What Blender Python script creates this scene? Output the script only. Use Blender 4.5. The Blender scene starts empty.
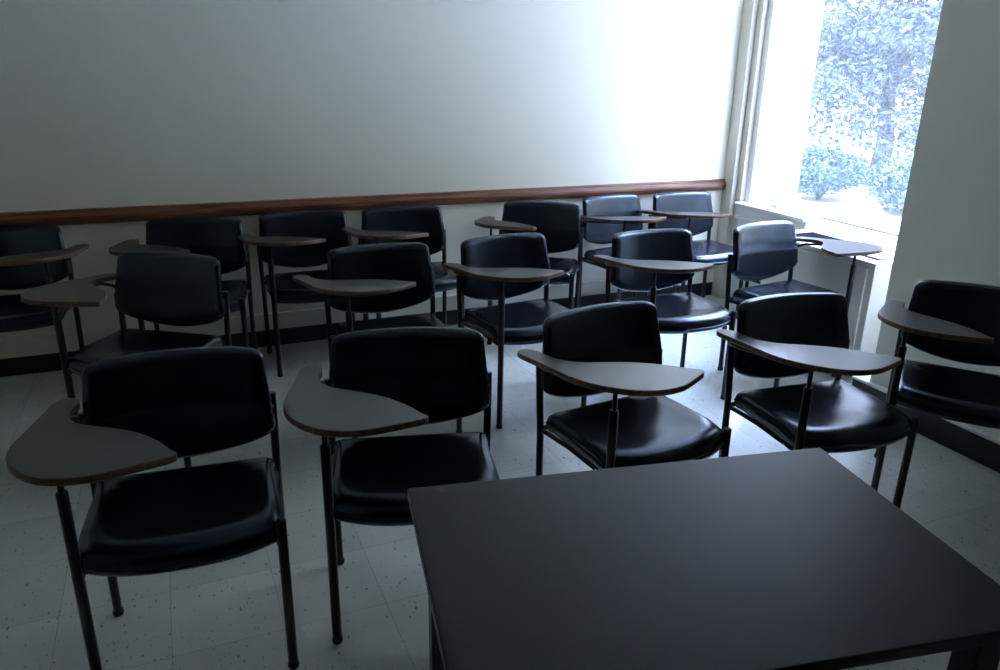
import bpy, bmesh, math, random
from mathutils import Vector, Matrix
R = math.radians
random.seed(7)
S = bpy.context.scene
COL = S.collection

# ------------------------------------------------------------------ materials
def new_mat(name):
    m = bpy.data.materials.new(name); m.use_nodes = True
    nt = m.node_tree
    return m, nt, nt.nodes['Principled BSDF']

def plain(name, col, rough=.5, spec=.5, noise=0., nscale=20., metallic=0., bump=0., bscale=200., coat=0.):
    m, nt, b = new_mat(name)
    b.inputs['Roughness'].default_value = rough
    b.inputs['Specular IOR Level'].default_value = spec
    b.inputs['Metallic'].default_value = metallic
    b.inputs['Coat Weight'].default_value = coat
    tc = nt.nodes.new('ShaderNodeTexCoord')
    n = nt.nodes.new('ShaderNodeTexNoise'); n.inputs['Scale'].default_value = nscale; n.inputs['Detail'].default_value = 5
    nt.links.new(tc.outputs['Object'], n.inputs['Vector'])
    mx = nt.nodes.new('ShaderNodeMix'); mx.data_type = 'RGBA'
    mx.inputs[6].default_value = (*[c*(1-noise) for c in col], 1); mx.inputs[7].default_value = (*[min(1, c*(1+noise)) for c in col], 1)
    nt.links.new(n.outputs['Fac'], mx.inputs[0]); nt.links.new(mx.outputs[2], b.inputs['Base Color'])
    if bump:
        n2 = nt.nodes.new('ShaderNodeTexNoise'); n2.inputs['Scale'].default_value = bscale; n2.inputs['Detail'].default_value = 3
        nt.links.new(tc.outputs['Object'], n2.inputs['Vector'])
        bp = nt.nodes.new('ShaderNodeBump'); bp.inputs['Strength'].default_value = bump; bp.inputs['Distance'].default_value = .002
        nt.links.new(n2.outputs['Fac'], bp.inputs['Height']); nt.links.new(bp.outputs['Normal'], b.inputs['Normal'])
    return m

def floor_mat():
    m, nt, b = new_mat('speckled_vinyl_tile')
    N = nt.nodes.new; L = nt.links.new
    tc = N('ShaderNodeTexCoord')
    mp = N('ShaderNodeMapping'); mp.inputs['Location'].default_value = (.14, -2.53, 0)
    L(tc.outputs['Object'], mp.inputs['Vector'])
    br = N('ShaderNodeTexBrick'); br.offset = 0; br.squash = 1
    br.inputs['Scale'].default_value = 1; br.inputs['Brick Width'].default_value = .305; br.inputs['Row Height'].default_value = .305
    br.inputs['Mortar Size'].default_value = .0009; br.inputs['Mortar Smooth'].default_value = .2
    br.inputs['Color1'].default_value = (.56, .585, .535, 1); br.inputs['Color2'].default_value = (.65, .67, .62, 1)
    br.inputs['Mortar'].default_value = (.34, .35, .34, 1)
    L(mp.outputs['Vector'], br.inputs['Vector'])
    # chips
    def chips(scale, thr, col, prev, rnd):
        v = N('ShaderNodeTexVoronoi'); v.inputs['Scale'].default_value = scale; v.inputs['Randomness'].default_value = 1
        mpp = N('ShaderNodeMapping'); mpp.inputs['Rotation'].default_value = (0, 0, rnd); mpp.inputs['Scale'].default_value = (1, .55, 1)
        ns = N('ShaderNodeTexNoise'); ns.inputs['Scale'].default_value = 45
        L(tc.outputs['Object'], mpp.inputs['Vector'])
        L(tc.outputs['Object'], ns.inputs['Vector'])
        ad = N('ShaderNodeVectorMath'); ad.operation = 'MULTIPLY_ADD'
        L(ns.outputs['Color'], ad.inputs[0]); ad.inputs[1].default_value = (.02, .02, .02); L(mpp.outputs['Vector'], ad.inputs[2])
        L(ad.outputs[0], v.inputs['Vector'])
        # only some of the cells carry a chip
        sx = N('ShaderNodeSeparateColor'); L(v.outputs['Color'], sx.inputs[0])
        mul = N('ShaderNodeMath'); mul.operation = 'MULTIPLY'; L(sx.outputs[0], mul.inputs[0]); mul.inputs[1].default_value = thr
        lt = N('ShaderNodeMath'); lt.operation = 'LESS_THAN'; L(v.outputs['Distance'], lt.inputs[0]); L(mul.outputs[0], lt.inputs[1])
        gt = N('ShaderNodeMath'); gt.operation = 'GREATER_THAN'; L(sx.outputs[1], gt.inputs[0]); gt.inputs[1].default_value = .55
        a = N('ShaderNodeMath'); a.operation = 'MULTIPLY'; L(lt.outputs[0], a.inputs[0]); L(gt.outputs[0], a.inputs[1])
        f = N('ShaderNodeMath'); f.operation = 'MULTIPLY'; L(a.outputs[0], f.inputs[0]); f.inputs[1].default_value = .8
        mx = N('ShaderNodeMix'); mx.data_type = 'RGBA'; L(f.outputs[0], mx.inputs[0]); L(prev, mx.inputs[6]); mx.inputs[7].default_value = (*col, 1)
        return mx.outputs[2]
    c = chips(62, .24, (.17, .175, .165), br.outputs['Color'], .5)
    c = chips(95, .3, (.36, .37, .35), c, 1.3)
    big = N('ShaderNodeTexNoise'); big.inputs['Scale'].default_value = 2.2; big.inputs['Detail'].default_value = 6
    L(tc.outputs['Object'], big.inputs['Vector'])
    mr = N('ShaderNodeMapRange'); L(big.outputs['Fac'], mr.inputs[0]); mr.inputs[1].default_value = .3; mr.inputs[2].default_value = .7
    mr.inputs[3].default_value = .86; mr.inputs[4].default_value = 1.06
    mx = N('ShaderNodeMix'); mx.data_type = 'RGBA'; mx.blend_type = 'MULTIPLY'; mx.inputs[0].default_value = 1
    L(c, mx.inputs[6]); L(mr.outputs[0], mx.inputs[7]); L(mx.outputs[2], b.inputs['Base Color'])
    mr2 = N('ShaderNodeMapRange'); L(big.outputs['Fac'], mr2.inputs[0]); mr2.inputs[1].default_value = .3; mr2.inputs[2].default_value = .7
    mr2.inputs[3].default_value = .10; mr2.inputs[4].default_value = .22
    L(mr2.outputs[0], b.inputs['Roughness'])
    b.inputs['Specular IOR Level'].default_value = .6
    b.inputs['Coat Weight'].default_value = .5; b.inputs['Coat Roughness'].default_value = .07
    bp = N('ShaderNodeBump'); bp.inputs['Strength'].default_value = .12; bp.inputs['Distance'].default_value = .004
    n3 = N('ShaderNodeTexNoise'); n3.inputs['Scale'].default_value = 9; L(tc.outputs['Object'], n3.inputs['Vector'])
    L(n3.outputs['Fac'], bp.inputs['Height']); L(bp.outputs['Normal'], b.inputs['Normal'])
    return m

def wood_mat(name, c1, c2, scale=(1.2, 30, 30), rough=.35):
    m, nt, b = new_mat(name)
    tc = nt.nodes.new('ShaderNodeTexCoord'); mp = nt.nodes.new('ShaderNodeMapping'); mp.inputs['Scale'].default_value = scale
    nt.links.new(tc.outputs['Object'], mp.inputs['Vector'])
    n = nt.nodes.new('ShaderNodeTexNoise'); n.inputs['Scale'].default_value = 1.6; n.inputs['Detail'].default_value = 8; n.inputs['Distortion'].default_value = 1.2
    nt.links.new(mp.outputs['Vector'], n.inputs['Vector'])
    cr = nt.nodes.new('ShaderNodeValToRGB')
    cr.color_ramp.elements[0].position = .35; cr.color_ramp.elements[0].color = (*c1, 1)
    cr.color_ramp.elements[1].position = .68; cr.color_ramp.elements[1].color = (*c2, 1)
    nt.links.new(n.outputs['Fac'], cr.inputs['Fac']); nt.links.new(cr.outputs['Color'], b.inputs['Base Color'])
    b.inputs['Roughness'].default_value = rough
    return m

def glass_mat():
    m = bpy.data.materials.new('dusty_window_glass'); m.use_nodes = True
    nt = m.node_tree; nt.nodes.clear()
    o = nt.nodes.new('ShaderNodeOutputMaterial'); t = nt.nodes.new('ShaderNodeBsdfTransparent'); g = nt.nodes.new('ShaderNodeBsdfGlossy')
    g.inputs['Roughness'].default_value = .02
    fr = nt.nodes.new('ShaderNodeFresnel'); fr.inputs['IOR'].default_value = 1.45
    d = nt.nodes.new('ShaderNodeBsdfTranslucent'); d.inputs['Color'].default_value = (.82, .88, 1, 1)
    n = nt.nodes.new('ShaderNodeTexNoise'); n.inputs['Scale'].default_value = 3; n.inputs['Detail'].default_value = 6
    tc = nt.nodes.new('ShaderNodeTexCoord'); nt.links.new(tc.outputs['Object'], n.inputs['Vector'])
    mr = nt.nodes.new('ShaderNodeMapRange'); mr.inputs[3].default_value = .012; mr.inputs[4].default_value = .03
    nt.links.new(n.outputs['Fac'], mr.inputs[0])
    a = nt.nodes.new('ShaderNodeMixShader'); b = nt.nodes.new('ShaderNodeMixShader')
    nt.links.new(mr.outputs[0], a.inputs[0]); nt.links.new(t.outputs[0], a.inputs[1]); nt.links.new(d.outputs[0], a.inputs[2])
    ge = nt.nodes.new('ShaderNodeNewGeometry'); sb = nt.nodes.new('ShaderNodeMath'); sb.operation = 'SUBTRACT'; sb.use_clamp = True
    nt.links.new(fr.outputs[0], sb.inputs[0]); nt.links.new(ge.outputs['Backfacing'], sb.inputs[1])   # one reflection per sheet, at its outer faces
    nt.links.new(sb.outputs[0], b.inputs[0]); nt.links.new(a.outputs[0], b.inputs[1]); nt.links.new(g.outputs[0], b.inputs[2])
    nt.links.new(b.outputs[0], o.inputs[0])
    return m

def leaf_mat(name, c1, c2):
    m, nt, b = new_mat(name)
    tc = nt.nodes.new('ShaderNodeTexCoord'); n = nt.nodes.new('ShaderNodeTexNoise'); n.inputs['Scale'].default_value = 1.1; n.inputs['Detail'].default_value = 6
    nt.links.new(tc.outputs['Object'], n.inputs['Vector'])
    cr = nt.nodes.new('ShaderNodeValToRGB'); cr.color_ramp.elements[0].color = (*c1, 1); cr.color_ramp.elements[1].color = (*c2, 1)
    cr.color_ramp.elements[0].position = .3; cr.color_ramp.elements[1].position = .7
    nt.links.new(n.outputs['Fac'], cr.inputs['Fac']); nt.links.new(cr.outputs['Color'], b.inputs['Base Color'])
    b.inputs['Roughness'].default_value = .5
    return m

M_floor = floor_mat()
M_wall = plain('painted_plaster_wall', (.80, .775, .655), .62, .3, .02, 3, bump=.15, bscale=60)
M_front_dark = plain('darkened_front_wall', (.07, .085, .07), .8, .2, .03, 3)  # unseen front wall, darkened to cut bounce and reflections in the chair backs
M_unseen = plain('dull_painted_wall', (.80, .77, .58), .8, .2, .03, 3)
M_ceil = plain('painted_ceiling', (.52, .50, .41), .8, .2, .02, 3)
M_cream = plain('cream_gloss_paint', (.62, .58, .50), .4, .5, .03, 6)
M_track = plain('grey_window_track', (.36, .35, .36), .5, .4, .05, 8)
M_white = plain('white_gloss_paint', (.82, .81, .78), .35, .5, .02, 6)
M_rail = wood_mat('stained_wood_rail', (.075, .026, .012), (.23, .088, .036))
M_base = plain('black_vinyl_base', (.012, .013, .016), .4, .4, .1, 10)
M_vinyl = plain('navy_black_vinyl_sky_sheen', (.006, .007, .011), .22, .75, .15, 12, bump=.12, bscale=350)
M_vinyl.node_tree.nodes['Principled BSDF'].inputs['Specular Tint'].default_value = (.58, .74, 1.0, 1)  # bluish tint puts the sky's blue into the vinyl's highlights
M_frame = plain('black_enamelled_steel', (.007, .007, .009), .28, .4, .1, 15)
M_foot = plain('black_rubber_foot', (.02, .02, .02), .7, .3, .1, 30)
M_lam = plain('grey_laminate', (.024, .022, .018), .30, .75, .05, 60)
M_edge = wood_mat('brown_tablet_edge', (.085, .034, .016), (.18, .078, .036), (25, 25, 4))
M_screw = plain('steel_screw', (.6, .6, .62), .25, .5, .02, 20, metallic=1)
M_table = plain('black_table_laminate', (.020, .020, .023), .40, .22, .12, 120, bump=.05, bscale=500)
M_tabledge = plain('black_table_edge', (.012, .012, .013), .35, .5, .1, 30)
M_heat = plain('heater_enamel', (.86, .82, .74), .4, .5, .03, 5)
M_grille = plain('dark_grille_metal', (.012, .012, .016), .8, .08, .1, 20)
M_glass = glass_mat()
M_leaf = leaf_mat('tree_leaves', (.028, .040, .035), (.080, .100, .085))
M_leaf2 = leaf_mat('bush_leaves', (.02, .042, .028), (.045, .085, .05))
M_bark = plain('tree_bark', (.08, .065, .05), .9, .2, .3, 14)
M_grass = plain('mown_grass', (.30, .36, .22), .9, .2, .2, 1.5)
M_path = plain('pale_concrete_path', (.50, .50, .48), .85, .2, .06, 3)
M_ext = plain('white_exterior_paint', (.82, .81, .79), .8, .2, .03, 4)

# ------------------------------------------------------------------ mesh helpers
def link(name, bm, mats, parent=None, smooth=False, bevel=0., kind=None, loc=None):
    bmesh.ops.recalc_face_normals(bm, faces=bm.faces)
    me = bpy.data.meshes.new(name); bm.to_mesh(me); bm.free()
    for m in (mats if isinstance(mats, (list, tuple)) else [mats]): me.materials.append(m)
    if smooth:
        for p in me.polygons: p.use_smooth = True
    o = bpy.data.objects.new(name, me); COL.objects.link(o)
    if parent: o.parent = parent
    if loc: o.location = loc
    if bevel:
        md = o.modifiers.new('bevel', 'BEVEL'); md.width = bevel; md.segments = 3; md.limit_method = 'ANGLE'; md.angle_limit = R(40)
    if kind: o['kind'] = kind
    return o

def box(bm, x0, x1, y0, y1, z0, z1):
    c = [bm.verts.new((x, y, z)) for x in (x0, x1) for y in (y0, y1) for z in (z0, z1)]
    for f in ((0, 1, 3, 2), (4, 6, 7, 5), (0, 4, 5, 1), (2, 3, 7, 6), (0, 2, 6, 4), (1, 5, 7, 3)):
        bm.faces.new([c[i] for i in f])

def tube(bm, pts, r, n=14, caps=True):
    pts = [Vector(p) for p in pts]; rr = r if isinstance(r, (list, tuple)) else [r]*len(pts)
    rings = []
    for i, p in enumerate(pts):
        a = pts[max(i-1, 0)]; b = pts[min(i+1, len(pts)-1)]
        d = (b-a).normalized()
        up = Vector((0, 0, 1)) if abs(d.z) < .9 else Vector((1, 0, 0))
        s = d.cross(up).normalized(); t = s.cross(d)
        rings.append([bm.verts.new(p + rr[i]*(math.cos(2*math.pi*k/n)*s + math.sin(2*math.pi*k/n)*t)) for k in range(n)])
    for a, b in zip(rings, rings[1:]):
        for k in range(n): bm.faces.new((a[k], a[(k+1) % n], b[(k+1) % n], b[k]))
    if caps:
        bm.faces.new(rings[0]); bm.faces.new(rings[-1])

def smooth_poly(P, n=3):
    """closed Chaikin corner cutting"""
    for _ in range(n):
        Q = []
        for i in range(len(P)):
            a, b = Vector(P[i]), Vector(P[(i+1) % len(P)])
            Q += [a*.75+b*.25, a*.25+b*.75]
        P = Q
    return P

def loft(bm, rings):
    V = [[bm.verts.new(p) for p in r] for r in rings]
    n = len(V[0])
    for a, b in zip(V, V[1:]):
        for k in range(n): bm.faces.new((a[k], a[(k+1) % n], b[(k+1) % n], b[k]))
    bm.faces.new(V[0]); bm.faces.new(V[-1])

def empty(name, loc, rot=0):
    o = bpy.data.objects.new(name, None); COL.objects.link(o); o.location = loc; o.rotation_euler = (0, 0, rot)
    o.empty_display_size = .1
    return o

def tag(o, label, cat, group=None):
    o['label'] = label; o['category'] = cat
    if group: o['group'] = group
    return o

def struct(name, bm, m, **k): return link(name, bm, m, kind='structure', **k)

def boxes(*bs):
    bm = bmesh.new()
    for b in bs: box(bm, *b)
    return bm

# ------------------------------------------------------------------ the room
YB = 4.39        # back wall
XP = 3.08        # face of the pier on the right
YP = 2.49        # far end of that pier
XG = 3.70        # window plane
CEIL = 2.85
XL, YF = -2.7, -1.9
struct('floor', boxes((XL-.2, XG+.18, YF-.2, YB+.2, -.1, 0)), M_floor)
struct('ceiling', boxes((XL-.2, XG+.2, YF-.2, YB+.2, CEIL, CEIL+.15)), M_ceil)
struct('wall_back', boxes((XL-.2, XG+.18, YB, YB+.2, 0, CEIL)), M_wall)
struct('wall_left', boxes((XL-.2, XL, YF, YB, 0, CEIL)), M_unseen)
struct('wall_front', boxes((XL-.2, XP+.2, YF-.2, YF, 0, CEIL)), M_front_dark)
struct('wall_right', boxes((XP, XG+.18, YF-.2, YP, 0, CEIL)), M_wall, bevel=.006)
# wall under and over the window
struct('wall_window', boxes((XG-.06, XG+.18, YP, YB, 0, .60), (XG-.06, XG+.18, YP, YB, 2.70, CEIL), (3.676, XG+.18, 4.25, YB, .60, 2.70)), M_white)

# black vinyl base along the back wall and round the pier
struct('baseboard_back', boxes((XL, 3.60, YB-.012, YB, 0, .10)), M_base, bevel=.003)
struct('baseboard_right', boxes((XP-.028, XP, YF, YP+.075, 0, .12), (XP, XP+.4, YP, YP+.075, 0, .12)), M_base, bevel=.003)
struct('trim_pier_base', boxes((XP-.034, XP, YF, YP+.08, .12, .134), (XP, XP+.4, YP, YP+.08, .12, .134)), M_white, bevel=.004)
# painted wooden skirting above the vinyl base
struct('trim_skirting', boxes((XL, 3.60, YB-.016, YB, .10, .185), (XL, 3.60, YB-.022, YB, .185, .20)), M_wall, bevel=.003)

# chair rail: moulded profile swept along the back wall
bm = bmesh.new()
prof = [(YB, .770), (YB-.016, .771), (YB-.026, .776), (YB-.033, .786), (YB-.037, .800), (YB-.036, .815), (YB-.030, .828), (YB-.024, .833), (YB-.022, .842), (YB-.016, .847), (YB, .848)]
A = [bm.verts.new((XL, y, z)) for y, z in prof]; B = [bm.verts.new((3.60, y, z)) for y, z in prof]
for k in range(len(prof)):
    j = (k+1) % len(prof); bm.faces.new((A[k], A[j], B[j], B[k]))
bm.faces.new(A); bm.faces.new(B)
struct('trim_chair_rail', bm, M_rail)

# window joinery in the corner: casing board, stops, tracks
struct('trim_casing', boxes((3.60, 3.637, 4.288, YB, 0, 2.78)), M_cream, bevel=.004)
struct('trim_stop', boxes((3.637, 3.676, 4.235, YB, .0, 2.74)), M_cream, bevel=.003)
struct('trim_track', boxes((3.640, 3.6405, 4.252, 4.268, .72, 2.74)), M_track)

HX0, HX1, HY0, HY1, HZ = 3.27, 3.64, 2.735, 3.56, .65
w = empty('window_1', (XG, 3.44, .62)); w['kind'] = 'structure'
def wpart(name, bs, m, **k):
    bm = bmesh.new()
    for (x0, x1, y0, y1, z0, z1) in bs: box(bm, x0-XG, x1-XG, y0-3.44, y1-3.44, z0-.62, z1-.62)
    return link(name, bm, m, w, **k)
YJ = 4.235      # left jamb
wpart('window_sill', [(3.585, XG-.02, HY1+.02, YJ, .690, .712), (XG-.02, XG+.16, YP, YJ, .60, .715)], M_white, bevel=.005)
bm = bmesh.new()
A = [bm.verts.new((x-XG, YP-3.44, z-.62)) for x, z in ((XG-.02, .712), (XG-.02, .60), (3.60, .60), (3.60, .655))]
B = [bm.verts.new((x.co.x, HY1+.02-3.44, x.co.z)) for x in A]
for k in range(4): bm.faces.new((A[k], A[(k+1) % 4], B[(k+1) % 4], B[k]))
bm.faces.new(A); bm.faces.new(B)
link('sloping_sill', bm, M_white, w)  # slope added so this face catches the sky light
wpart('sill_apron', [(3.612, XG-.06, HY1+.02, YJ, .60, .690), (3.602, XG-.06, HY1+.02, YJ, .60, .622)], M_white, bevel=.004)
wpart('window_frame', [(XG-.024, XG+.02, YP, YP+.07, .71, 2.70), (XG-.024, XG+.02, YJ-.05, YJ+.02, .71, 2.70),
                       (XG-.012, XG+.02, YP+.07, YJ-.05, .71, .728), (XG-.024, XG+.02, YP+.07, YJ-.05, 2.63, 2.70)], M_white, bevel=.004)
wpart('sash_lift', [(XG-.026, XG-.010, 3.93, 3.98, .728, .738)], M_track, bevel=.003)
wpart('window_pane', [(XG-.002, XG+.002, YP+.06, YJ-.04, .724, 2.64)], M_glass)

# pipe behind the chairs in the corner, feeding the heater
p = empty('heater_pipe', (3.60, 4.02, 0))
bm = bmesh.new(); tube(bm, [(0, 0, .001), (0, 0, .24)], .012); link('riser', bm, M_grille, p, smooth=True)
bm = bmesh.new(); tube(bm, [(0, .0, .22), (0, -.455, .22)], .010); link('branch', bm, M_grille, p, smooth=True)
bm = bmesh.new(); tube(bm, [(0, 0, .235), (0, 0, .275)], [.02, .016]); link('valve', bm, M_grille, p, smooth=True)
tag(p, 'thin dark heater pipe and valve low in the window corner', 'pipe')

# heater cabinet under the window
h = empty('heater_cabinet', (HX0, HY0, 0))
def hp(name, bs, m, par=h, **k):
    bm = bmesh.new()
    for (x0, x1, y0, y1, z0, z1) in bs: box(bm, x0-HX0, x1-HX0, y0-HY0, y1-HY0, z0, z1)
    return link(name, bm, m, par, **k)
hp('body', [(HX0+.012, HX1, HY0+.01, HY1-.01, .07, HZ-.02)], M_heat, bevel=.004)
hp('plinth', [(HX0+.04, HX1, HY0+.02, HY1-.02, .0, .07)], M_grille)
hp('front_panel', [(HX0, HX0+.012, HY0+.05, HY1-.05, .09, HZ-.035)], M_heat, bevel=.003)
hp('end_panel', [(HX0, HX1, HY0, HY0+.01, .07, HZ-.02)], M_heat, bevel=.003)
hp('top_rim', [(HX0, HX0+.075, HY0, HY1, HZ-.02, HZ), (HX1-.05, HX1, HY0, HY1, HZ-.02, HZ), (HX0+.075, HX1-.05, HY0, HY0+.05, HZ-.02, HZ),
               (HX0+.075, HX1-.05, HY1-.06, HY1, HZ-.02, HZ)], M_heat, bevel=.003)
g = hp('grille', [(HX0+.075, HX1-.05, HY0+.05, HY1-.06, HZ-.02, HZ-.012)], M_grille)
sl = []
yy = HY0+.065
while yy < HY1-.07:
    sl.append((HX0+.078, HX1-.053, yy, yy+.004, HZ-.012, HZ-.003)); yy += .014
hp('grille_fins', sl, M_grille, g)
hp('access_lid', [(HX0+.115, HX1-.06, HY0+.075, HY0+.34, HZ-.006, HZ+.002)], M_white, h, bevel=.002)
tag(h, 'white metal heater cabinet under the window with a dark top grille', 'heater')

# ------------------------------------------------------------------ outdoors
struct('wall_outside', boxes((XG+.18, 4.46, 4.56, 4.9, -.7, 4.5)), M_ext)
bm = boxes((XG+.19, 60, -40, 60, -.9, -.6)); struct('ground', bm, M_path)
bm = boxes((-.0, 42, -45, 45, 0, .05)); lawn = struct('lawn', bm, M_grass); lawn.location = (17.0, 15, -.6); lawn.rotation_euler = (0, 0, R(41)); 

def foliage(name, blobs, n, size, mat, parent, origin):
    bm = bmesh.new(); rnd = random.Random(hash(name) % 1000 if False else len(blobs)*31+n)
    tot = sum(r[0]*r[1]*r[2] for _, r in blobs)
    for c, r in blobs:
        k = int(n*r[0]*r[1]*r[2]/tot)
        for _ in range(k):
            while True:
                v = Vector((rnd.uniform(-1, 1), rnd.uniform(-1, 1), rnd.uniform(-1, 1)))
                if .25 < v.length < 1: break
            p = Vector(c)+Vector((v.x*r[0], v.y*r[1], v.z*r[2]))-Vector(origin)
            s = size*rnd.uniform(.6, 1.3)
            t = Vector((rnd.gauss(0, 1), rnd.gauss(0, 1), rnd.gauss(0, .6))).normalized()
            q = t.cross(Vector((rnd.gauss(0, 1), rnd.gauss(0, 1), rnd.gauss(0, 1)))).normalized()
            nn = t.cross(q)*s*.12
            a, b, c2, d = p-t*s*.5, p+q*s*.26+nn, p+t*s*.5, p-q*s*.26+nn
            bm.faces.new([bm.verts.new(x) for x in (a, b, c2, d)])
    return link(name, bm, mat, parent)

def pol(az, d, z): return Vector((d*math.sin(R(az)), d*math.cos(R(az)), z))
# the tree: trunk, boughs, crown
to = pol(49.2, 17.5, -.56)
t = empty('tree', to)
bm = bmesh.new(); tube(bm, [(0, 0, -.05), (.05, 0, .8), (-.03, .05, 1.7), (.05, .1, 3.2)], [.22, .17, .14, .09], 10); link('trunk', bm, M_bark, t, smooth=True)
rr = random.Random(3)
blobs = []
for k in range(9):
    a = 2*math.pi*k/9+rr.uniform(-.3, .3); l = rr.uniform(1.4, 2.6); e = rr.uniform(.2, .9)
    s0 = Vector((0, 0, rr.uniform(1.2, 3.0))); tip = s0+Vector((math.cos(a)*l, math.sin(a)*l, l*e))
    bm = bmesh.new(); tube(bm, [s0, s0.lerp(tip, .5)+Vector((0, 0, .12)), tip], [.07, .045, .02], 7); link('bough', bm, M_bark, t, smooth=True)
for k in range(74):
    az = rr.uniform(-6.5, 6.0); z = rr.uniform(.45, 5.6); d = rr.uniform(-1.9, -.3) if k % 2 else rr.uniform(-1.0, 2.2)
    c = pol(49.2+az, 17.5+d, z)
    r = rr.uniform(.55, .95)
    blobs.append((c, (r, r, r*.6)))
foliage('crown', blobs, 30000, .135, M_leaf, t, to)
tag(t, 'leafy grey-green tree outside the window, seen through the glass', 'tree')
for nm, az, d, z, rad, lab in (('bush', 45.8, 15.0, -.15, (.9, .9, .62), 'pale green bush outside at the left foot of the tree'),
                               ('bush', 51.8, 14.2, -.15, (.9, .9, .60), 'pale green bush outside at the right foot of the tree')):
    o = pol(az, d, -.56); b = empty(nm, o)
    bl = [(pol(az+rr.uniform(-1.6, 1.6), d+rr.uniform(-.4, .4), z+rr.uniform(-.05, .25)), tuple(x*rr.uniform(.45, .7) for x in rad)) for _ in range(7)]
    foliage('foliage', bl, 6500, .09, M_leaf2, b, o)
    bm = bmesh.new()
    for k in range(5): tube(bm, [(0, 0, -.05), (math.cos(k*1.3)*.3, math.sin(k*1.3)*.3, .55)], [.025, .012], 6)
    link('stems', bm, M_bark, b)
    tag(b, lab, 'bush')

# ------------------------------------------------------------------ tablet-arm chair
WF, DF, WR, DR = .236, -.208, .243, .165
PIV = Vector((-.24, -.205))
TAB = [(-.268, .173), (-.287, .212), (-.317, .215), (-.338, .181), (-.337, .068), (-.341, -.062), (-.344, -.142), (-.329, -.224), (-.292, -.294), (-.240, -.351), (-.182, -.369), (-.122, -.364),
       (-.084, -.347), (-.03, -.319), (.020, -.293), (.034, -.274), (.012, -.248), (-.014, -.193), (-.082, -.105), (-.162, -.055), (-.228, -.020), (-.260, .024), (-.274, .072), (-.275, .121)]
ZT, TILT, LEAN = .7305, -.102, .022      # the tablet rises a little towards its front edge

def seat_outline():
    P = []
    for x in [-.240+.480*k/14 for k in range(15)]:            # front edge bulges towards the sitter's knees
        P.append((x, -.260+.056*(abs(x)/.240)**2.6))
    for y in (-.12, -.02, .06, .11): P.append((.243-.010*(y+.2)/.33, y))
    P += [(.240, .135), (.236, .148), (.20, .152), (0, .153), (-.20, .152), (-.236, .148), (-.240, .135)]
    for y in (.11, .06, -.02, -.12): P.append((-.243+.010*(y+.2)/.33, y))
    return smooth_poly(P, 2)

def back_outline():
    P = [(-.232, .790), (-.12, .7925), (0, .793), (.12, .7925), (.232, .790), (.236, .735), (.243, .66), (.249, .60), (.251, .548)]
    for x in (.20, .14, .07, 0, -.07, -.14, -.20): P.append((x, .476+.058*(abs(x)/.24)**1.9))
    P += [(-.251, .548), (-.249, .60), (-.243, .66), (-.236, .735)]
    return smooth_poly(P, 3)

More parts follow.
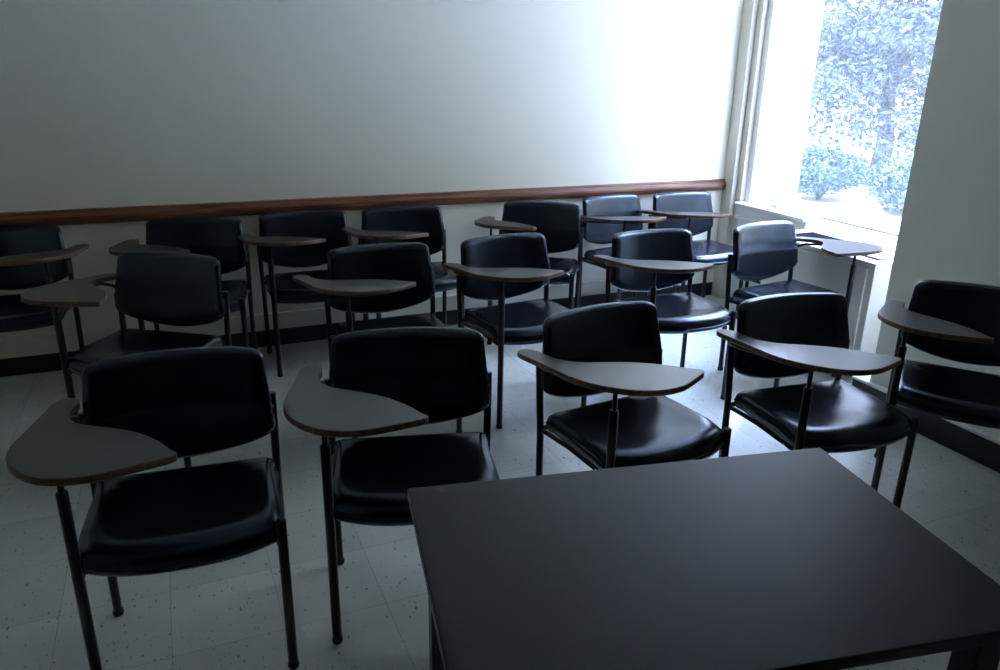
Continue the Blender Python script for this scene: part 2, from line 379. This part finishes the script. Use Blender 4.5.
def make_chair(s):
    """s=1: tablet on the sitter's right (local -x); s=-1: mirrored"""
    c = empty('tablet_chair', (0, 0, 0))
    def X(p): return (s*p[0], *p[1:])
    # seat cushion
    O = seat_outline(); cx, cy = 0, -.05
    def ring(k, z, dip=0):
        return [X((cx+(x-cx)*k, cy+(y-cy)*k, z - dip*max(0, -(y+.12))*1.2)) for x, y in O]
    bm = bmesh.new()
    loft(bm, [ring(.92, .408), ring(.98, .410, .06), ring(1.0, .418, .06), ring(1.004, .432, .08), ring(.999, .448, .10), ring(.982, .461, .11), ring(.945, .469, .10), ring(.87, .472, .05), ring(.70, .467, 0), ring(.42, .461, 0), ring(.15, .459, 0)])
    seat = link('seat', bm, M_vinyl, c, smooth=True)
    bm = bmesh.new(); rg = ring(1.004, .4375, .13); tube(bm, rg+[rg[0]], .0035, 6, False); link('piping', bm, M_vinyl, seat, smooth=True)
    bm = bmesh.new(); box(bm, -.19, .19, -.17, .12, .394, .409); link('seat_pan', bm, M_frame, seat, bevel=.004)
    # backrest
    O2 = back_outline(); zc = .64
    def bring(k, off):
        out = []
        for x, z in O2:
            xx = x*(1-(1-k)*1.0); zz = zc+(z-zc)*k
            y = .218 - .045*(xx/.24)**2 + (.20*(zz-.64)-.012 if zz > .64 else .09*(zz-.64)-.012) + off
            out.append(X((xx, y, zz)))
        return out
    bm = bmesh.new()
    loft(bm, [bring(.2, -.022), bring(.5, -.022), bring(.80, -.024), bring(.91, -.022), bring(.97, -.015), bring(1.0, -.003), bring(1.002, .006), bring(.985, .014), bring(.93, .019), bring(.6, .022), bring(.2, .022)])
    link('backrest', bm, M_vinyl, c, smooth=True)
    # legs
    def leg(pts, r, foot, extra=None):
        bm = bmesh.new(); tube(bm, pts, r, 14)
        if extra: extra(bm)
        l = link('leg', bm, M_frame, c, smooth=False, bevel=.003)
        for pl in l.data.polygons: pl.use_smooth = len(pl.vertices) == 4
        bm = bmesh.new(); tube(bm, [(foot[0], foot[1], 0), (foot[0], foot[1], .006), (foot[0], foot[1], .018)], [.013, .0155, .0145], 14); link('foot', bm, M_foot, l, smooth=True)
        return l
    post = leg([X((-WF, DF, .012)), X((-WF, DF, .40)), X((-WF, DF, .630))], .0135, X((-WF, DF)))
    bm = bmesh.new(); tube(bm, [X((-WF, DF, .60)), X((-WF, DF, ZT-.017))], .0075, 12); link('tablet_post', bm, M_frame, c, smooth=True)
    leg([X((WF, DF, .012)), X((WF, DF, .466))], .0135, X((WF, DF)))
    for sx in (-1, 1):
        leg([X((sx*WR, DR, .012)), X((sx*(WR+.002), DR+.006, .40)), X((sx*(WR+.006), DR+.022, .652))], .0125, X((sx*WR, DR)))
    # seat rails and rear stretcher
    for sx in (-1, 1):
        bm = bmesh.new(); tube(bm, [X((sx*(WR-.003), DR, .400)), X((sx*.226, .02, .399)), X((sx*(WF-.006), DF, .396))], .009, 10)
        l = link('side_rail', bm, M_frame, c, smooth=True)
        for yy in (.11, -.14):
            bm = bmesh.new(); tube(bm, [X((sx*.226, yy, .399)), X((sx*.2385, yy, .399))], .005, 8); link('screw', bm, M_screw, l)
    bm = bmesh.new(); tube(bm, [(-WR, DR, .408), (WR, DR, .408)], .009, 10); link('stretcher', bm, M_frame, c, smooth=True)
    bm = bmesh.new()
    bm.free()
    for sx in (-1, 1): link('back_bracket', boxes((sx*.243-.008, sx*.243+.008, .150, .196, .56, .62)), M_frame, c, bevel=.003)
    # writing tablet, origin on its post
    T = smooth_poly([Vector(p)-PIV for p in TAB], 2)
    def tr(k, z):
        m = Vector((.06, .02)); return [(s*(m.x+(p.x-m.x)*k), m.y+(p.y-m.y)*k, z) for p in T]
    bm = bmesh.new(); loft(bm, [tr(.985, -.018), tr(1, -.016), tr(1, -.002), tr(.995, 0), tr(.99, .0002)])
    tab = link('tablet', bm, [M_lam, M_edge], c, loc=(s*PIV.x, PIV.y, ZT))
    for pl in tab.data.polygons:
        pl.material_index = 0 if pl.normal.z > .5 or len(pl.vertices) > 4 else 1
        pl.use_smooth = len(pl.vertices) == 4
    bm = bmesh.new(); box(bm, -.045, .045, -.03, .03, -.024, -.018); link('mounting_plate', bm, M_frame, tab, bevel=.003)
    bm = bmesh.new(); tube(bm, [X((-.249, DR+.022, .632)), X((-.268, .172, .648)), X((-.292, .140, .663)), X((-.306, .06, .674)), X((-.29, -.05, .688)), X((-.245, -.19, .702))], .007, 10)
    link('tablet_bracket', bm, M_frame, c, smooth=True)
    return c

def dup(o, parent=None):
    n = o.copy(); COL.objects.link(n); n.parent = parent
    for ch in list(o.children): dup(ch, n)
    return n

PROTO = {1: make_chair(1), -1: make_chair(-1)}
used = {1: False, -1: False}
G = 'black tablet-arm chairs in three rows'
CH = [  # x, y, heading, tablet swivel, hand, label
 (-.054, 1.985, -4.4, -3.8, 1, 'black tablet-arm chair at the left end of the front row, facing forward'),
 (.576, 1.954, -14.1, -1.6, 1, 'black tablet-arm chair in the front row at the left corner of the table'),
 (1.330, 1.956, 5.7, .1, 1, 'black tablet-arm chair in the front row behind the middle of the table'),
 (2.031, 1.839, -4.7, -2.6, 1, 'black tablet-arm chair with a glossy lit seat, behind the table corner nearest the pier'),
 (2.704, 1.765, -52.2, -2.3, 1, 'black tablet-arm chair turned sideways against the grey pier at the right'),
 (-.763, 4.105, -4.9, 2.6, -1, 'black chair at the left end of the wall row, tablet on the right as seen'),
 (-.141, 3.279, -32.9, -3.7, 1, 'black tablet-arm chair turned to the left behind the leftmost front chair'),
 (.842, 3.133, .2, 9.2, 1, 'black tablet-arm chair in the middle row behind the second front chair from the left'),
 (1.481, 3.143, 6.4, -1.2, 1, 'black tablet-arm chair in the middle row, dark seat just left of the blue-lit seat'),
 (2.225, 3.020, -1.2, .5, 1, 'black tablet-arm chair in the middle row with a bluish shining seat'),
 (2.959, 3.002, 7.7, -1.7, -1, 'black tablet-arm chair beside the white heater, its tablet shining by the window'),
 (.070, 4.062, -9.3, .1, 1, 'second black tablet-arm chair from the left along the wall under the wooden rail'),
 (.664, 4.095, -.1, 3.7, 1, 'third black tablet-arm chair from the left along the wall under the wooden rail'),
 (1.212, 4.071, -2.8, 2.8, 1, 'fourth black tablet-arm chair from the left along the wall under the wooden rail'),
 (1.966, 4.008, -33.5, 1.8, 1, 'dark chair along the wall turned to the left, its tablet against the bare white wall'),
 (2.654, 4.080, 9.6, -.3, 1, 'blue-lit chair along the wall, second from the window corner'),
 (3.165, 4.06, 1, .5, 1, 'blue-lit chair along the wall in the corner next to the window casing'),
]
for x, y, a, sw, hand, lab in CH:
    if not used[hand]: o = PROTO[hand]; used[hand] = True
    else: o = dup(PROTO[hand])
    o.location = (x, y, 0); o.rotation_euler = (0, 0, R(a))
    for ch in o.children:
        if ch.name.startswith('tablet') and ch.name.split('.')[0] == 'tablet': ch.rotation_euler = (TILT, LEAN*hand, R(sw)*hand)
    tag(o, lab, 'chair', G)

# ------------------------------------------------------------------ table
FL, FR = Vector((.382, 1.345)), Vector((1.329, 1.172))
ux = (FR-FL).normalized(); W_, D_ = (FR-FL).length, .612
tb = empty('table', (FL.x, FL.y, 0), math.atan2(ux.y, ux.x))
bm = boxes((0, W_, -D_, 0, .716, .74)); tt = link('tabletop', bm, [M_table, M_tabledge], tb, bevel=.003)
for pl in tt.data.polygons: pl.material_index = 0 if pl.normal.z > .5 else 1
bm = boxes((.07, W_-.07, -.092, -.072, .660, .716), (.07, W_-.07, -D_+.072, -D_+.092, .660, .716), (.07, .09, -D_+.09, -.09, .660, .716), (W_-.09, W_-.07, -D_+.09, -.09, .660, .716))
link('apron', bm, M_tabledge, tb, bevel=.002)
for lx in (.035, W_-.085):
    for ly in (-.085, -D_+.035):
        l = link('leg', boxes((lx, lx+.05, ly, ly+.05, .012, .716)), M_tabledge, tb, bevel=.003)
        bm = bmesh.new(); tube(bm, [(lx+.025, ly+.025, 0), (lx+.025, ly+.025, .013)], .02); link('foot', bm, M_foot, l)
tag(tb, 'black rectangular table with square legs in the right foreground', 'table')

# ------------------------------------------------------------------ light
wd = bpy.data.worlds.new('World'); S.world = wd; wd.use_nodes = True
bg = wd.node_tree.nodes['Background']; bg.inputs['Strength'].default_value = 6.7
wn = wd.node_tree; tc = wn.nodes.new('ShaderNodeTexCoord'); sx = wn.nodes.new('ShaderNodeSeparateXYZ'); cr = wn.nodes.new('ShaderNodeValToRGB')
wn.links.new(tc.outputs['Generated'], sx.inputs[0]); wn.links.new(sx.outputs['Z'], cr.inputs['Fac']); wn.links.new(cr.outputs['Color'], bg.inputs['Color'])
cr.color_ramp.elements[0].position = 0; cr.color_ramp.elements[0].color = (.28, .28, .26, 1)
cr.color_ramp.elements[1].position = .82; cr.color_ramp.elements[1].color = (6.5, 8.6, 14.2, 1)
e = cr.color_ramp.elements.new(.22); e.color = (.42, .44, .45, 1)
e = cr.color_ramp.elements.new(.55); e.color = (.74, .81, .95, 1)
sd = bpy.data.lights.new('sun', 'SUN'); sd.energy = 2.2; sd.angle = R(1); sd.color = (1, .95, .88)
so = bpy.data.objects.new('sun', sd); COL.objects.link(so)
so.rotation_euler = Vector((0, .74, -.67)).to_track_quat('-Z', 'Y').to_euler()
so.location = (0, 12, 12)

# ------------------------------------------------------------------ camera
f, pit, roll, yaw, H = 765.0896, .33707604, .01890492, .40980607, 1.56451878
cy, sy, cp, sp = math.cos(yaw), math.sin(yaw), math.cos(pit), math.sin(pit)
fw = Vector((sy*cp, cy*cp, -sp)); r = Vector((cy, -sy, 0)); u = r.cross(fw)
r2 = math.cos(roll)*r+math.sin(roll)*u; u2 = -math.sin(roll)*r+math.cos(roll)*u
cd = bpy.data.cameras.new('camera'); cam = bpy.data.objects.new('camera', cd); COL.objects.link(cam)
cd.sensor_fit = 'HORIZONTAL'; cd.sensor_width = 36; cd.lens = f/1000*36; cd.clip_start = .02; cd.clip_end = 300
M = Matrix((r2, u2, -fw)).transposed().to_4x4(); M.translation = (0, 0, H); cam.matrix_world = M
S.camera = cam
v = S.view_settings; v.view_transform = 'Standard'; v.look = 'None'; v.exposure = -.27; v.gamma = 1; v.use_curve_mapping = False
S.cycles.max_bounces = 10; S.cycles.diffuse_bounces = 6; S.cycles.glossy_bounces = 5; S.cycles.transparent_max_bounces = 16
S.cycles.sample_clamp_indirect = 12; S.cycles.use_denoising = True
